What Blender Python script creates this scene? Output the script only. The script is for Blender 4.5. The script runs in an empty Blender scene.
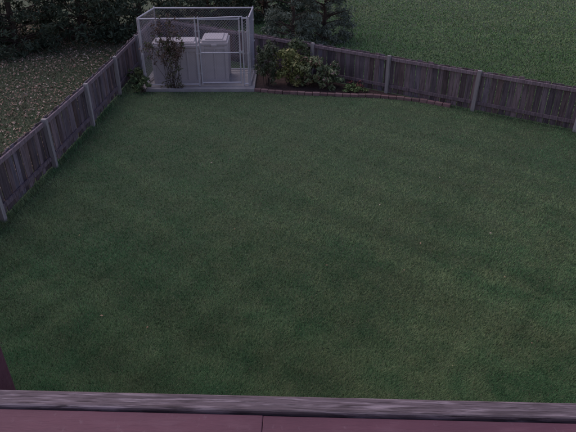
import bpy, math, numpy as np
from mathutils import Vector
rng=np.random.default_rng(7)
scene=bpy.context.scene

# ---------------------------------------------------------------- mesh builder
class MB:
    def __init__(s): s.v=[];s.f=[];s.m=[];s.c=[];s.n=0
    def add(s,v,f,mat=0,col=(1,1,1)):
        v=np.asarray(v,float);f=np.asarray(f,int)
        s.v.append(v);s.f.append(f+s.n);s.m.append(np.full(len(f),mat))
        c=np.asarray(col,float)
        if c.ndim==1:c=np.tile(c,(len(v),1))
        s.c.append(c);s.n+=len(v)
    def box(s,c,size,rz=0,mat=0,col=(1,1,1),tilt=(0,0)):
        x,y,z=[k/2 for k in size]
        p=np.array([[-x,-y,-z],[x,-y,-z],[x,y,-z],[-x,y,-z],[-x,-y,z],[x,-y,z],[x,y,z],[-x,y,z]])
        p[:,0]+=p[:,2]*tilt[0];p[:,1]+=p[:,2]*tilt[1]
        ca,sa=math.cos(rz),math.sin(rz)
        q=p.copy();q[:,0]=p[:,0]*ca-p[:,1]*sa;q[:,1]=p[:,0]*sa+p[:,1]*ca
        s.add(q+np.array(c),[[0,3,2,1],[4,5,6,7],[0,1,5,4],[1,2,6,5],[2,3,7,6],[3,0,4,7]],mat,col)
    def cyl(s,a,b,r0,r1,seg=8,mat=0,col=(1,1,1)):
        a=np.array(a,float);b=np.array(b,float);d=b-a;L=np.linalg.norm(d)
        if L<1e-6:return
        d/=L;u=np.cross(d,[0,0,1] if abs(d[2])<.9 else [1,0,0]);u/=np.linalg.norm(u);w=np.cross(d,u)
        t=np.arange(seg)*2*math.pi/seg
        ring=np.outer(np.cos(t),u)+np.outer(np.sin(t),w)
        v=np.vstack([a+ring*r0,b+ring*r1]);i=np.arange(seg);j=(i+1)%seg
        s.add(v,np.stack([i,j,j+seg,i+seg],1),mat,col)
        if seg>3:
            s.add(b+ring*r1,[list(range(seg))],mat,col)
    def build(s,name,mats,parent=None,bevel=0,smooth=False):
        me=bpy.data.meshes.new(name)
        V=np.vstack(s.v);me.vertices.add(len(V));me.vertices.foreach_set("co",V.astype(np.float32).ravel())
        loops=np.concatenate([f.ravel() for f in s.f]);tot=np.concatenate([np.full(len(f),f.shape[1]) for f in s.f])
        st=np.concatenate([[0],np.cumsum(tot)[:-1]])
        me.loops.add(len(loops));me.loops.foreach_set("vertex_index",loops.astype(np.int32))
        me.polygons.add(len(tot));me.polygons.foreach_set("loop_start",st.astype(np.int32))
        me.polygons.foreach_set("material_index",np.concatenate(s.m).astype(np.int32))
        me.polygons.foreach_set("use_smooth",np.full(len(tot),smooth))
        C=np.vstack(s.c);C=np.hstack([C,np.ones((len(C),1))])
        me.update(calc_edges=True)
        at=me.color_attributes.new("Col","FLOAT_COLOR","POINT");at.data.foreach_set("color",C.astype(np.float32).ravel())
        for m in mats:me.materials.append(m)
        o=bpy.data.objects.new(name,me);scene.collection.objects.link(o)
        if parent:o.parent=parent
        if bevel:
            b=o.modifiers.new("b","BEVEL");b.width=bevel;b.segments=2;b.limit_method='ANGLE'
        return o
def empty(name):
    o=bpy.data.objects.new(name,None);scene.collection.objects.link(o);return o

# ---------------------------------------------------------------- materials
def mat(name,base=(.5,.5,.5),rough=.8,noise=[],attr=False,bump=None,metal=0,spec=.3,trans=0):
    m=bpy.data.materials.new(name);m.use_nodes=True;nt=m.node_tree;N=nt.nodes;L=nt.links
    b=N["Principled BSDF"];b.inputs["Roughness"].default_value=rough;b.inputs["Metallic"].default_value=metal
    b.inputs["Specular IOR Level"].default_value=spec
    tc=N.new("ShaderNodeTexCoord")
    rgb=N.new("ShaderNodeRGB");rgb.outputs[0].default_value=(*base,1);cur=rgb.outputs[0]
    def nz(sc,detail=5):
        mp=N.new("ShaderNodeMapping");mp.inputs["Scale"].default_value=sc
        L.new(tc.outputs["Object"],mp.inputs[0]);n=N.new("ShaderNodeTexNoise");n.inputs["Scale"].default_value=1
        n.inputs["Detail"].default_value=detail;n.inputs["Roughness"].default_value=.62
        L.new(mp.outputs[0],n.inputs["Vector"]);return n.outputs["Fac"]
    for sc,c,lo,hi,am in noise:
        f=nz(sc);mr=N.new("ShaderNodeMapRange");mr.inputs[1].default_value=lo;mr.inputs[2].default_value=hi
        mr.inputs[4].default_value=am;L.new(f,mr.inputs[0])
        mx=N.new("ShaderNodeMix");mx.data_type='RGBA';L.new(mr.outputs[0],mx.inputs[0]);L.new(cur,mx.inputs[6])
        mx.inputs[7].default_value=(*c,1);cur=mx.outputs[2]
    if attr:
        a=N.new("ShaderNodeAttribute");a.attribute_name="Col"
        mx=N.new("ShaderNodeMix");mx.data_type='RGBA';mx.blend_type='MULTIPLY';mx.inputs[0].default_value=1
        L.new(cur,mx.inputs[6]);L.new(a.outputs["Color"],mx.inputs[7]);cur=mx.outputs[2]
    L.new(cur,b.inputs["Base Color"])
    if bump:
        f=nz(bump[0]);bp=N.new("ShaderNodeBump");bp.inputs["Distance"].default_value=bump[1];bp.inputs["Strength"].default_value=.8
        L.new(f,bp.inputs["Height"]);L.new(bp.outputs[0],b.inputs["Normal"])
    return m
M_ground=mat("soil_turf",(.060,.095,.045),.95,[((1.5,1.5,1.5),(.085,.09,.05),.45,.7,.5),((30,30,30),(.03,.045,.022),.4,.7,.6)])
M_blade=mat("grass_blades",(1,1,1),.8,[],attr=True,spec=.1)
M_leaf=mat("leaves",(1,1,1),.65,[],attr=True,spec=.25)
M_dry=mat("fallen_leaves",(1,1,1),.85,[],attr=True,spec=.1)
M_bark=mat("bark",(.09,.065,.05),.95,[((20,20,4),(.03,.025,.02),.4,.65,.8)],bump=((40,40,8),.02))
M_fence=mat("weathered_boards",(.20,.155,.162),.9,[((35,35,2.2),(.065,.048,.052),.42,.66,.9),((3,3,3),(.11,.088,.09),.45,.7,.6)],attr=True,bump=((90,90,4),.006))
M_post=mat("weathered_posts",(.32,.295,.285),.9,[((45,45,3),(.16,.145,.14),.45,.7,.7)],attr=True,bump=((90,90,5),.005))
M_galv=mat("galvanised_steel",(.52,.50,.52),.45,[((25,25,25),(.38,.37,.39),.4,.7,.5)],metal=.3,spec=.5)
M_wire=mat("chain_link_wire",(.34,.33,.35),.5,[],metal=.3)
M_beige=mat("beige_plastic",(.50,.45,.44),.55,[((3,3,6),(.42,.38,.37),.4,.7,.6),((60,60,60),(.40,.36,.35),.55,.75,.3)])
M_lid=mat("lid_plastic",(.50,.455,.45),.5,[((3,3,3),(.42,.38,.375),.4,.7,.6)])
M_conc=mat("concrete",(.34,.32,.31),.9,[((4,4,4),(.23,.21,.21),.4,.7,.7),((60,60,60),(.22,.21,.21),.5,.75,.5)],bump=((80,80,80),.004))
M_brick=mat("paver_brick",(.22,.135,.125),.9,[((12,12,12),(.14,.095,.09),.4,.7,.7)],attr=True,bump=((60,60,60),.004))
M_mulch=mat("mulch",(.085,.055,.045),1,[((25,25,25),(.03,.02,.018),.4,.6,.8),((8,8,8),(.12,.07,.055),.55,.7,.6)],bump=((35,35,35),.03))
M_maroon=mat("maroon_paint",(.150,.064,.084),.65,[((5,9,9),(.115,.050,.066),.4,.65,.8),((14,60,60),(.18,.095,.115),.52,.7,.5),((120,60,60),(.21,.14,.155),.62,.75,.5)],bump=((30,200,90),.0015))
M_grey=mat("weathered_rail",(.150,.118,.126),.85,[((9,160,60),(.34,.285,.30),.5,.62,.9),((14,220,90),(.045,.034,.036),.5,.64,.9),((4,30,30),(.09,.072,.075),.5,.7,.7)],bump=((12,260,90),.0015))

# ---------------------------------------------------------------- value noise
def vnoise(x,y,scale,seed):
    r=np.random.default_rng(seed).random((256,256))
    X=x*scale+500;Y=y*scale+500;i=np.floor(X).astype(int);j=np.floor(Y).astype(int);fx=X-i;fy=Y-j
    fx=fx*fx*(3-2*fx);fy=fy*fy*(3-2*fy)
    g=lambda a,b:r[a%256,b%256]
    return (g(i,j)*(1-fx)+g(i+1,j)*fx)*(1-fy)+(g(i,j+1)*(1-fx)+g(i+1,j+1)*fx)*fy

# ---------------------------------------------------------------- layout (metres)
FL=[(-5.35,3.4),(-5.22,5.85),(-5.0,8.3),(-4.87,10.45),(-4.76,12.7),(-4.70,15.0),(-4.68,17.4),(-4.66,19.9)]
dR=np.array([2.02,-1.37]);dR=dR/np.linalg.norm(dR)*2.44
P0=np.array([.74,16.52])
FR=[tuple(P0+dR*k) for k in (-2.15,-1,0,1,2,3,4,5,6)]
FR[0]=(-4.55,20.0)
bed=[(-.95,15.30),(-.3,15.12),(.6,14.98),(1.43,14.88),(2.3,14.78),(3.04,14.62),(3.7,14.35),(4.2,14.05)]
def fenceR_y(x): return P0[1]+(x-P0[0])*dR[1]/dR[0]
def fenceL_x(y): return np.interp(y,[p[1] for p in FL],[p[0] for p in FL])
def bed_y(x): return np.interp(x,[p[0] for p in bed],[p[1] for p in bed])

# ground
g=MB();g.add([[-400,-400,0],[400,-400,0],[400,400,0],[-400,400,0]],[[0,1,2,3]]);g.build("ground",[M_ground])

# grass
def blades(x,y,h,w,col,z0=0.0):
    n=len(x);la=rng.random(n)*2*math.pi;le=h*(.3+.9*rng.random(n))
    z=np.full(n,z0)
    b=np.stack([x,y,z],1);d=np.stack([-np.sin(la)*w/2,np.cos(la)*w/2,rng.normal(0,.15,n)*w],1)
    tip=b+np.stack([np.cos(la)*le,np.sin(la)*le,h],1)
    V=np.stack([b-d,b+d,tip],1).reshape(-1,3)
    c=np.repeat(col,3,axis=0);c[0::3]*=.85;c[1::3]*=.85;c[2::3]*=1.08  # self-shadow painted into the colour: blade roots darker than tips
    return V,np.arange(3*n).reshape(-1,3),c
def grasscol(x,y,kind):
    n=len(x)
    p=vnoise(x,y,.35,1)*.4+vnoise(x,y,1.1,2)*.35+vnoise(x,y,4,3)*.25
    q=vnoise(x,y,7,4);s=vnoise(x*.7+y*.7,(x*.7-y*.7)*.12,3.2,5)
    r=rng.random(n)
    if kind=='lawn': A=np.array([.105,.215,.090]);B=np.array([.215,.295,.135]);
    elif kind=='far':A=np.array([.145,.265,.095]);B=np.array([.215,.31,.13])
    else: A=np.array([.16,.165,.09]);B=np.array([.27,.22,.16])
    t=np.clip((p-.5)*2.2+.40+(q-.5)*.6+(s-.5)*.6,0,1)[:,None]
    c=A*(1-t)+B*t
    if kind=='lawn':
        u=(x*.55+y*.83);v=(x*.83-y*.55)
        c=c*(1+.07*np.sin(u*2*math.pi/1.1)+.13*(vnoise(u,v*.06,4.5,44)-.5)*2+.14*(vnoise(v,u*.06,4,46)-.5)*2+.04*(vnoise(x,y,.22,45)-.5)*2)[:,None]
    else:
        c=c*(1+.12*(vnoise(x*.3,y,1.2,47)-.5)*2)[:,None]
    c*=(.75+.5*r)[:,None]
    st=rng.random(n)<(.05 if kind!='left' else .2);c[st]=np.array([.29,.27,.17])*(.7+.5*rng.random(st.sum()))[:,None]
    return c
gm=MB()
N=850000
y=1/(1/4.3+(1/18.-1/4.3)*rng.random(N));x=rng.uniform(-1,1,N)*(y*.58+.9)
inside=(x>fenceL_x(y)-.02)&(y<fenceR_y(x)+.05)&(x<9.5)
inb=(x>-.95)&(x<4.2)&(y>bed_y(x)+.02); pad=(x>-4.15)&(x<-.93)&(y>15.24)&(y<17.1)
k=inside&~inb&~pad;x=x[k];y=y[k]
hh=.018+.022*vnoise(x,y,5,9)*rng.random(len(x))+.010*rng.random(len(x))
edge=(x<fenceL_x(y)+.12+.1*vnoise(x,y,3,19))|(y>fenceR_y(x)-.14-.08*vnoise(x,y,3,19))
hh[edge]*=2.4
wd=.0042+.00042*np.clip(y-4,0,20)
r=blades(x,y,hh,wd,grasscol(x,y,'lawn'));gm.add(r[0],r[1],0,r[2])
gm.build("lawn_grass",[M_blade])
gm=MB();N=340000
y=1/(1/9+(1/40.-1/9)*rng.random(N));x=rng.uniform(-.25,1,N)*(y*.57+.8)
k=(y>fenceR_y(x)+.1)&(x>-4.6);x=x[k];y=y[k]
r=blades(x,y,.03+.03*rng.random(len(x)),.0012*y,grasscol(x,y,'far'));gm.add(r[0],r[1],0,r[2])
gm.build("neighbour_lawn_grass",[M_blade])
gm=MB();N=220000
x=rng.uniform(-18,-4.6,N);y=rng.uniform(7,24,N)
k=(x<fenceL_x(y)-.1)&(np.abs(x)<y*.58+1);x=x[k];y=y[k]
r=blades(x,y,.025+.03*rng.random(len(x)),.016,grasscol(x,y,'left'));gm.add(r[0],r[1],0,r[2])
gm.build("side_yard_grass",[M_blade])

# fallen leaves
def leaves_ground(name,x,y,size,cols,z):
    n=len(x);a=rng.random(n)*6.28;s=size*(.5+.8*rng.random(n))
    b=np.stack([x,y,z+.015*rng.random(n)],1)
    u=np.stack([np.cos(a)*s,np.sin(a)*s,rng.normal(0,.3,n)*s],1);w=np.stack([-np.sin(a)*s*.6,np.cos(a)*s*.6,rng.normal(0,.3,n)*s],1)
    V=np.stack([b-u,b+w,b+u,b-w],1).reshape(-1,3)
    c=np.array(cols)[rng.integers(0,len(cols),n)]*(.7+.6*rng.random(n))[:,None]
    m=MB();m.add(V,np.arange(4*n).reshape(-1,4),0,np.repeat(c,4,axis=0));return m.build(name,[M_dry])
N=34000;x=rng.uniform(-18,-4.8,N);y=rng.uniform(7,24,N);k=(x<fenceL_x(y)-.1)&(vnoise(x,y,.6,31)*.7+rng.random(N)*.6>.52)
leaves_ground("fallen_leaves",x[k],y[k],.033,[(.35,.25,.19),(.28,.19,.14),(.44,.35,.28),(.22,.14,.10),(.26,.18,.13)],.04)
lx=np.concatenate([rng.uniform(-4.5,6.5,42),[3.0,-1.6,-.9,2.0,-4.0,1.0]]);ly=np.concatenate([rng.uniform(5,14.5,42),[9.9,10.6,8.0,4.9,7.9,12]])
leaves_ground("fallen_leaves",lx,ly,.020,[(.36,.24,.15),(.34,.29,.22),(.30,.20,.12),(.27,.25,.13)],.033)

# ---------------------------------------------------------------- fences
def fence(name,pts,side):
    m=MB()
    for i in range(len(pts)-1):
        a=np.array(pts[i],float);b=np.array(pts[i+1],float);d=b-a;L=np.linalg.norm(d);d/=L;n=np.array([-d[1],d[0]])*side
        rz=math.atan2(d[1],d[0]);H=1.0
        nb=int(round(L/.148));st=L/nb
        for k in range(nb):
            c=a+d*(st*(k+.5));hz=H+rng.normal(0,.011);sh=.5+.85*rng.random();tn=rng.normal(0,.05)
            m.box((c[0]-n[0]*.014*(k%2),c[1]-n[1]*.014*(k%2),hz/2+.03),(st-.013,.019,hz),rz,0,(sh*(1+tn),sh,sh*(1-tn)),(rng.normal(0,.008),rng.normal(0,.012)))
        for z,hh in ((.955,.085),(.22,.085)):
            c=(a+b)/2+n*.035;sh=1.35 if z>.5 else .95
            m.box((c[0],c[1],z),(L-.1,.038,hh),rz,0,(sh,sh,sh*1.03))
    for i,p in enumerate(pts):
        p=np.array(p,float);q=np.array(pts[min(i+1,len(pts)-1)]);o=np.array(pts[max(i-1,0)]);d=(q-o)/np.linalg.norm(q-o);n=np.array([-d[1],d[0]])*side
        sh=.85+.3*rng.random()
        m.box((p[0]+n[0]*.062,p[1]+n[1]*.062,.52),(.092,.092,1.06),math.atan2(d[1],d[0]),1,(sh,sh,sh),(rng.normal(0,.012),rng.normal(0,.012)))
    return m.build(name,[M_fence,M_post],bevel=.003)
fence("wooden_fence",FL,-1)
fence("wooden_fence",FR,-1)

# ---------------------------------------------------------------- flower bed, edging, pad
m=MB()
xs=np.linspace(-.93,4.2,30);v=[];f=[]
for i,xx in enumerate(xs):
    y0=float(bed_y(xx));y1=max(y0+.02,fenceR_y(xx)-.03)
    v+=[[xx,y0,.02],[xx,y1,.02]]
    if i:f.append([2*i-2,2*i,2*i+1,2*i-1])
m.add(v,f);m.build("flower_bed",[M_mulch])
m=MB();bp=np.array(bed);seg=np.linalg.norm(np.diff(bp,axis=0),axis=1);cum=np.concatenate([[0],np.cumsum(seg)])
s=0.1
while s<cum[-1]-.05:
    px=np.interp(s,cum,bp[:,0]);py=np.interp(s,cum,bp[:,1]);qx=np.interp(s+.05,cum,bp[:,0]);qy=np.interp(s+.05,cum,bp[:,1])
    r=math.atan2(qy-py,qx-px)+rng.normal(0,.05);sh=.75+.5*rng.random()
    m.box((px,py+rng.normal(0,.006),.035+rng.normal(0,.005)),(.195,.11,.09),r,0,(sh,sh*(.95+.1*rng.random()),sh),(0,rng.normal(0,.05)));s+=.208
m.build("brick_edging",[M_brick],bevel=.008)
m=MB();m.box((-2.54,16.17,.04),(3.2,1.86,.10));m.build("concrete_pad",[M_conc],bevel=.01)

# ---------------------------------------------------------------- kennel
K=empty("dog_kennel");z0=.10;z1=1.93
c=[(-3.97,15.42),(-1.10,15.50),(-1.02,16.95),(-3.86,16.90)]
fr=MB();ch=MB();R=.021
def panel(a,b,za,zb,pipe=True,midrail=False):
    a=np.array(a);b=np.array(b);d=b-a;L=np.linalg.norm(d);d/=L
    P=lambda s,z:(a[0]+d[0]*s,a[1]+d[1]*s,z)
    fr.cyl(P(0,za),P(0,zb),R,R,10);fr.cyl(P(L,za),P(L,zb),R,R,10)
    fr.cyl(P(0,zb),P(L,zb),R,R,10);fr.cyl(P(0,za+.05),P(L,za+.05),R,R,10)
    if midrail:fr.cyl(P(0,(za+zb)/2),P(L,(za+zb)/2),R*.85,R*.85,8)
    h=zb-za-.05;sp=.075;t=-h
    while t<L:
        s0,s1=max(t,0),min(t+h,L)
        if s1>s0:
            ch.cyl(P(s0,za+.05+(s0-t)),P(s1,za+.05+(s1-t)),.0020,.0020,3)
            ch.cyl(P(s0,zb-(s0-t)),P(s1,zb-(s1-t)),.0020,.0020,3)
        t+=sp
A,B,C,D=[np.array(q) for q in c]
f1=A+(B-A)*.515;f2=A+(B-A)*.545;f3=A+(B-A)*.925;f4=A+(B-A)*.955
panel(A,f1,z0,z1);panel(f2,f3,z0+.04,z1-.02,midrail=True)
panel(f4,B,z0,z1);panel(B+np.array([.04,.05]),C,z0,z1);panel(C,D,z0,z1);panel(D,A+np.array([-.05,.05]),z0,z1)
fr.cyl((f1[0],f1[1],z1+.0),(f4[0],f4[1],z1+.045),.018,.018,8)
for q in (A,B,C,D,f1,f2,f3,f4):
    fr.cyl((q[0],q[1],z1-.01),(q[0],q[1],z1+.05),.027,.012,10)
    for z in (.45,1.0,1.6): fr.cyl((q[0],q[1],z-.02),(q[0],q[1],z+.02),.032,.032,8)
fr.box((f3[0]+.04,f3[1]-.03,1.05),(.14,.03,.06))
fr.build("frame",[M_galv],K,smooth=False);ch.build("chain_link_mesh",[M_wire],K)

# ---------------------------------------------------------------- storage boxes
def storage(x0,x1,y0,y1,h,rz):
    e=empty("storage_box");cx,cy=(x0+x1)/2,(y0+y1)/2;w,d=x1-x0,y1-y0
    b=MB();b.box((0,0,h*.43),(w-.06,d-.06,h*.86))
    for sx in (-1,1):
        for sy in (-1,1): b.box((sx*(w/2-.04),sy*(d/2-.04),h*.43),(.09,.09,h*.868))
    n=max(2,int(w/.32))
    for k in range(1,n): b.box((-w/2+w*k/n,-d/2+.022,h*.42),(.05,.03,h*.74))
    b.box((0,-d/2+.024,h*.04),(w-.14,.03,h*.09));b.box((0,-d/2+.022,h*.80),(w-.14,.03,h*.06))
    o=b.build("body",[M_beige],e,bevel=.012)
    l=MB();l.box((0,0,h*.895),(w+.03,d+.03,h*.06));l.box((0,0,h*.945),(w-.05,d-.05,h*.06));l.box((0,0,h*.985),(w-.25,d-.2,h*.03))
    l.box((0,-d/2-.03,h*.87),(.16,.03,.07))
    l.build("lid",[M_lid],e,bevel=.016)
    e.location=(cx,cy,.09);e.rotation_euler=(0,0,rz)
storage(-3.82,-2.50,15.70,16.42,1.16,.03)
storage(-2.44,-1.70,15.78,16.70,1.22,.02)

# ---------------------------------------------------------------- foliage
def foliage_quads(cen,rad,n,size,asp,colA,colB,droop=0.,clump_shade=True):
    k=len(cen);idx=np.repeat(np.arange(k),n);N=len(idx)
    d=rng.normal(size=(N,3));d/=np.linalg.norm(d,axis=1)[:,None]
    rr=rng.random(N)**.45
    p=cen[idx]+d*rad[idx]*rr[:,None]
    nrm=d*.7+rng.normal(size=(N,3))*.6+np.array([0,0,.35]);nrm/=np.linalg.norm(nrm,axis=1)[:,None]
    t=rng.normal(size=(N,3))+np.array([0,0,-droop]);t-=nrm*(t*nrm).sum(1)[:,None];t/=np.linalg.norm(t,axis=1)[:,None]
    w=np.cross(nrm,t);s=(size*(.6+.8*rng.random(N)))[:,None]
    V=np.stack([p-t*s,p+w*s*asp-t*s*.1,p+t*s+nrm*s*.0,p-w*s*asp-t*s*.1],1).reshape(-1,3)
    V[:,2]=np.maximum(V[:,2],.01)
    cs=rng.random(k)[idx] if clump_shade else rng.random(N)
    mixf=np.clip(cs*.6+rng.random(N)*.4,0,1)[:,None]
    c=(np.array(colA)*(1-mixf)+np.array(colB)*mixf)*(.7+.6*rng.random(N))[:,None]
    return V,np.arange(4*N).reshape(-1,4),np.repeat(c,4,axis=0)
def shrub(name,x,y,h,w,leaf,asp,cA,cB,nc=30,nl=70,extra=None,stems=9,low=.12):
    m=MB();cen=[]
    for i in range(nc):
        a=rng.random()*6.28;zz=low+(1-low)*rng.random()**.8
        rr=w/2*math.sqrt(max(.05,1-((zz-.5)/.62)**2))*math.sqrt(rng.random())*1.0
        cen.append([x+math.cos(a)*rr,y+math.sin(a)*rr,h*zz*.93])
    cen=np.array(cen);rad=np.tile([w*.15,w*.15,h*.1],(nc,1))*(.7+.7*rng.random((nc,1)))
    V,F,C=foliage_quads(cen,rad,nl,leaf,asp,cA,cB);m.add(V,F,1,C)
    if extra:
        k=rng.random(nc)<extra[2]
        if k.any():
            V,F,C=foliage_quads(cen[k],rad[k]*1.1,int(nl*.5),leaf,asp,extra[0],extra[1]);m.add(V,F,1,C)
    for i in range(min(stems,nc)):
        q=cen[i*nc//stems];b=np.array([x+rng.normal(0,.05),y+rng.normal(0,.05),0]);mid=(b+q)/2+rng.normal(0,.05,3)
        m.cyl(b,mid,.012,.009,5,0);m.cyl(mid,q,.009,.004,5,0)
    return m.build(name,[M_bark,M_leaf])
shrub("lilac_shrub",-.58,15.75,1.35,.6,.035,.5,(.07,.09,.05),(.13,.15,.08),38,70)
shrub("golden_shrub",.0,15.72,1.08,.85,.045,.45,(.11,.14,.045),(.23,.24,.08),34,52,((.26,.25,.10),(.33,.30,.12),.4))
shrub("peony_plant",.62,15.65,.85,.85,.055,.4,(.09,.13,.06),(.19,.21,.10),32,38,((.18,.10,.08),(.28,.19,.13),.25))
shrub("peony_plant",1.2,15.48,.72,.78,.055,.4,(.09,.135,.07),(.19,.22,.11),28,36,((.20,.14,.12),(.28,.20,.16),.25))
shrub("golden_shrub",.25,16.25,1.2,.9,.045,.45,(.06,.09,.045),(.14,.165,.07),30,52)
shrub("ground_cover_plant",1.85,15.15,.22,.7,.03,.5,(.09,.14,.05),(.16,.22,.08),16,50,low=.3)
shrub("red_flower_plant",1.95,15.45,.25,.6,.025,.5,(.18,.05,.05),(.26,.08,.07),10,24,low=.3)
shrub("weed_clump",-4.05,15.2,.42,.5,.05,.3,(.06,.10,.045),(.13,.17,.07),16,40)
shrub("weed_clump",-4.35,15.9,.5,.5,.05,.3,(.06,.09,.045),(.12,.15,.06),16,40)
# dry climbing shrub in front of the kennel: many thin stems from the base, growing against the mesh
m=MB();bx,by=-3.18,15.30
tops=[]
for i in range(24):
    a=rng.normal(0,1);b=np.array([bx+rng.normal(0,.11),by+rng.normal(0,.03),.0])
    q=np.array([bx+a*.25-.02,by+rng.normal(0,.06)-.02,1.0+1.0*rng.random()])
    mid=b*.5+q*.5+np.array([rng.normal(0,.07),rng.normal(0,.03),.05])
    m.cyl(b,mid,.007,.005,5,0);m.cyl(mid,q,.005,.0025,5,0);tops+=[q,mid*.4+q*.6]
    for j in range(3):
        t=rng.random();p=mid*(1-t)+q*t;e=p+rng.normal(0,.12,3)*[1,.4,1]+[0,0,.06];m.cyl(p,e,.003,.0015,4,0);tops.append(e)
tops=np.array(tops);lowp=np.array([[bx+rng.normal(0,.14),by+rng.normal(0,.05),.1+1.0*rng.random()] for _ in range(34)])
V,F,C=foliage_quads(tops,np.tile([.09,.06,.1],(len(tops),1)),13,.03,.5,(.085,.06,.042),(.18,.115,.085));m.add(V,F,1,C)
V,F,C=foliage_quads(tops[::3],np.tile([.09,.06,.1],(len(tops[::3]),1)),14,.03,.5,(.07,.085,.04),(.13,.15,.07));m.add(V,F,1,C)
V,F,C=foliage_quads(lowp,np.tile([.08,.05,.09],(len(lowp),1)),11,.03,.5,(.08,.08,.042),(.16,.14,.085));m.add(V,F,1,C)
m.build("dry_climbing_shrub",[M_bark,M_leaf])

# background trees
def tree(name,x,y,h,w,cA,cB,leaf=.07,asp=.3,nc=170,nl=95,low=.015,conic=.5,zp=1.5):
    m=MB();cen=[]
    for i in range(nc):
        z=low+(1-low)*rng.random()**zp;a=rng.random()*6.28
        R=w/2*((1-z)**conic*.95+.1)*(1.0+.16*math.sin(a*3+z*7))
        r=R*(.6+.4*rng.random()**.5);cen.append([x+math.cos(a)*r,y+math.sin(a)*r,h*z])
    cen=np.array(cen);rad=np.tile([w*.085,w*.085,h*.035],(nc,1))*(.7+.8*rng.random((nc,1)))
    V,F,C=foliage_quads(cen,rad,nl,leaf,asp,cA,cB,droop=.6);m.add(V,F,1,C)
    for j in range(6):
        m.cyl((x+.02*j,y,h*.95*j/6),(x+.02*(j+1),y,h*.95*(j+1)/6),.12*(1-j/6.5)*h/5,.12*(1-(j+1)/6.5)*h/5,9,0)
    for i in range(0,nc,3):
        q=cen[i];m.cyl((x,y,max(.1,q[2]-.5*np.hypot(q[0]-x,q[1]-y)*.6)),q,.03,.008,5,0)
    return m.build(name,[M_bark,M_leaf])
DA=(.034,.052,.031);DB=(.075,.10,.055)
for (x,y,h,w) in [(-14.2,19.9,5.0,4.0),(-12,19.9,5,4.0),(-9.7,20.3,5.2,4.0),(-7.6,21.2,5.0,3.6),(-5.7,22.3,5.2,3.6),(-3.4,24.4,5.0,3.6),(-1.0,25.4,4.8,3.2)]:
    tree("evergreen_tree",x,y,h,w,DA,DB,.085,.28,240,62,conic=.35)
tree("juniper_tree",.15,20.2,3.2,2.1,(.085,.11,.08),(.17,.20,.14),.06,.25,190,65,conic=.4)
tree("juniper_tree",1.3,21.0,3.4,1.9,(.085,.11,.08),(.17,.195,.14),.06,.25,190,65,conic=.4)

# ---------------------------------------------------------------- deck and railing
RZ=-.030
e=empty("deck_railing")
m=MB();m.box((0,0,-.045),(4.4,.034,.09));o=m.build("weathered_top_board",[M_grey],e,bevel=.004);o.location=(0,.640,4.35);o.rotation_euler=(0,0,RZ)
m=MB();m.box((-1.1405,-.0730,-.024),(2.2,.105,.038));m.box((1.0595,-.0735,-.0248),(2.199,.105,.038))
o=m.build("painted_cap_boards",[M_maroon],e,bevel=.0015);o.location=(0,.640,4.35);o.rotation_euler=(0,0,RZ)
m=MB()
m.box((-.584,.07,-.44),(.09,.09,.92));m.box((1.3,.07,-.42),(.09,.09,.92));m.box((-2.1,.07,-.42),(.09,.09,.92))
for k in range(32): m.box((-2.1+k*.135,-.06,-.44),(.035,.035,.72))
m.box((0,-.06,-.79),(4.3,.04,.07))
o=m.build("posts_and_balusters",[M_maroon],e,bevel=.004);o.location=(0,.640,4.35);o.rotation_euler=(0,0,RZ)
e=empty("wooden_deck");m=MB()
for k in range(22): m.box((0,.62-.145*k-.07,3.485),(4.6,.138,.03),0,0)
m.box((0,.73,3.40),(4.6,.04,.2));m.box((0,-.9,3.33),(4.5,.1,.2))
for px in (-2.1,2.1): m.box((px,.5,1.69),(.14,.14,3.36))
m.build("deck_boards",[M_maroon],e,bevel=.004)
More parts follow.
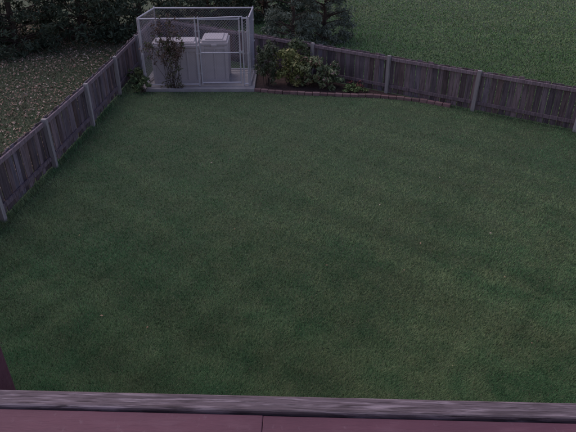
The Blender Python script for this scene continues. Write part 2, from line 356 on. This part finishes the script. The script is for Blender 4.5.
# house the deck belongs to
M_sid=mat("siding_paint",(.32,.29,.28),.8,[((2,2,2),(.27,.25,.24),.4,.7,.6)]);M_trim=mat("trim_paint",(.5,.48,.46),.7)
M_glass=mat("window_glass",(.03,.035,.045),.1,[],spec=.6);M_roof=mat("shingles",(.08,.075,.075),.95,[((20,20,20),(.05,.045,.045),.4,.7,.7)])
e=empty("house");m=MB()
for k in range(36): m.box((0,-6.1,.09+.17*k),(13,6.9,.168),0,0,tilt=(0,0))
for k in range(36): m.box((0,-2.635,.08+.17*k),(13.02,.02,.15))
m.build("walls",[M_sid],e)
m=MB();w=MB()
for (cx,cz,ww,hh) in [(0,4.6,1.9,2.1),(-4,4.8,1.4,1.2),(4,4.8,1.4,1.2),(-3,1.6,1.4,1.2),(3,1.6,1.4,1.2)]:
    w.box((cx,-2.60,cz),(ww,.02,hh))
    for s in (-1,1): m.box((cx+s*(ww/2+.05),-2.59,cz),(.1,.06,hh+.2))
    m.box((cx,-2.585,cz+hh/2+.05),(ww,.06,.1));m.box((cx,-2.58,cz-hh/2-.05),(ww,.08,.1));m.box((cx,-2.585,cz),(.05,.04,hh))
w.build("windows",[M_glass],e);m.build("window_frames",[M_trim],e)
m=MB();m.add([[-7,-2.1,6.1],[7,-2.1,6.1],[7,-6.1,8.2],[-7,-6.1,8.2],[7,-10,6.1],[-7,-10,6.1]],[[0,1,2,3],[3,2,4,5]]);m.add([[-6.5,-2.7,6.1],[-6.5,-9.5,6.1],[-6.5,-6.1,7.95],[6.5,-2.7,6.1],[6.5,-9.5,6.1],[6.5,-6.1,7.95]],[[0,1,2],[3,4,5]])
m.build("roof",[M_roof],e)

# ---------------------------------------------------------------- light
EL,ROT=math.radians(22),math.radians(-50)
w=bpy.data.worlds.new("World");scene.world=w;w.use_nodes=True;nt=w.node_tree
sky=nt.nodes.new("ShaderNodeTexSky");sky.sky_type='NISHITA';sky.sun_disc=False;sky.sun_elevation=EL;sky.sun_rotation=ROT
mx=nt.nodes.new("ShaderNodeMix");mx.data_type='RGBA';mx.blend_type='MULTIPLY';mx.inputs[0].default_value=1
mx.inputs[7].default_value=(1.27,.98,1.12,1)
nt.links.new(sky.outputs[0],mx.inputs[6]);bg=nt.nodes["Background"];nt.links.new(mx.outputs[2],bg.inputs[0]);bg.inputs[1].default_value=.15
s=bpy.data.lights.new("sun","SUN");s.energy=1.25;s.angle=math.radians(50);s.color=(1,.90,.94)
so=bpy.data.objects.new("sun",s);scene.collection.objects.link(so)
dirv=Vector((math.sin(ROT)*math.cos(math.radians(60)),math.cos(ROT)*math.cos(math.radians(60)),math.sin(math.radians(60))))
so.rotation_euler=dirv.to_track_quat('Z','Y').to_euler()
cd=bpy.data.cameras.new("camera");cd.lens=35;cd.sensor_width=36;cd.clip_end=2000;cd.clip_start=.05
co=bpy.data.objects.new("camera",cd);scene.collection.objects.link(co);co.location=(0,0,5.1);co.rotation_euler=(math.radians(59),0,0);scene.camera=co
scene.view_settings.view_transform='Standard';scene.view_settings.look='None';scene.view_settings.exposure=0
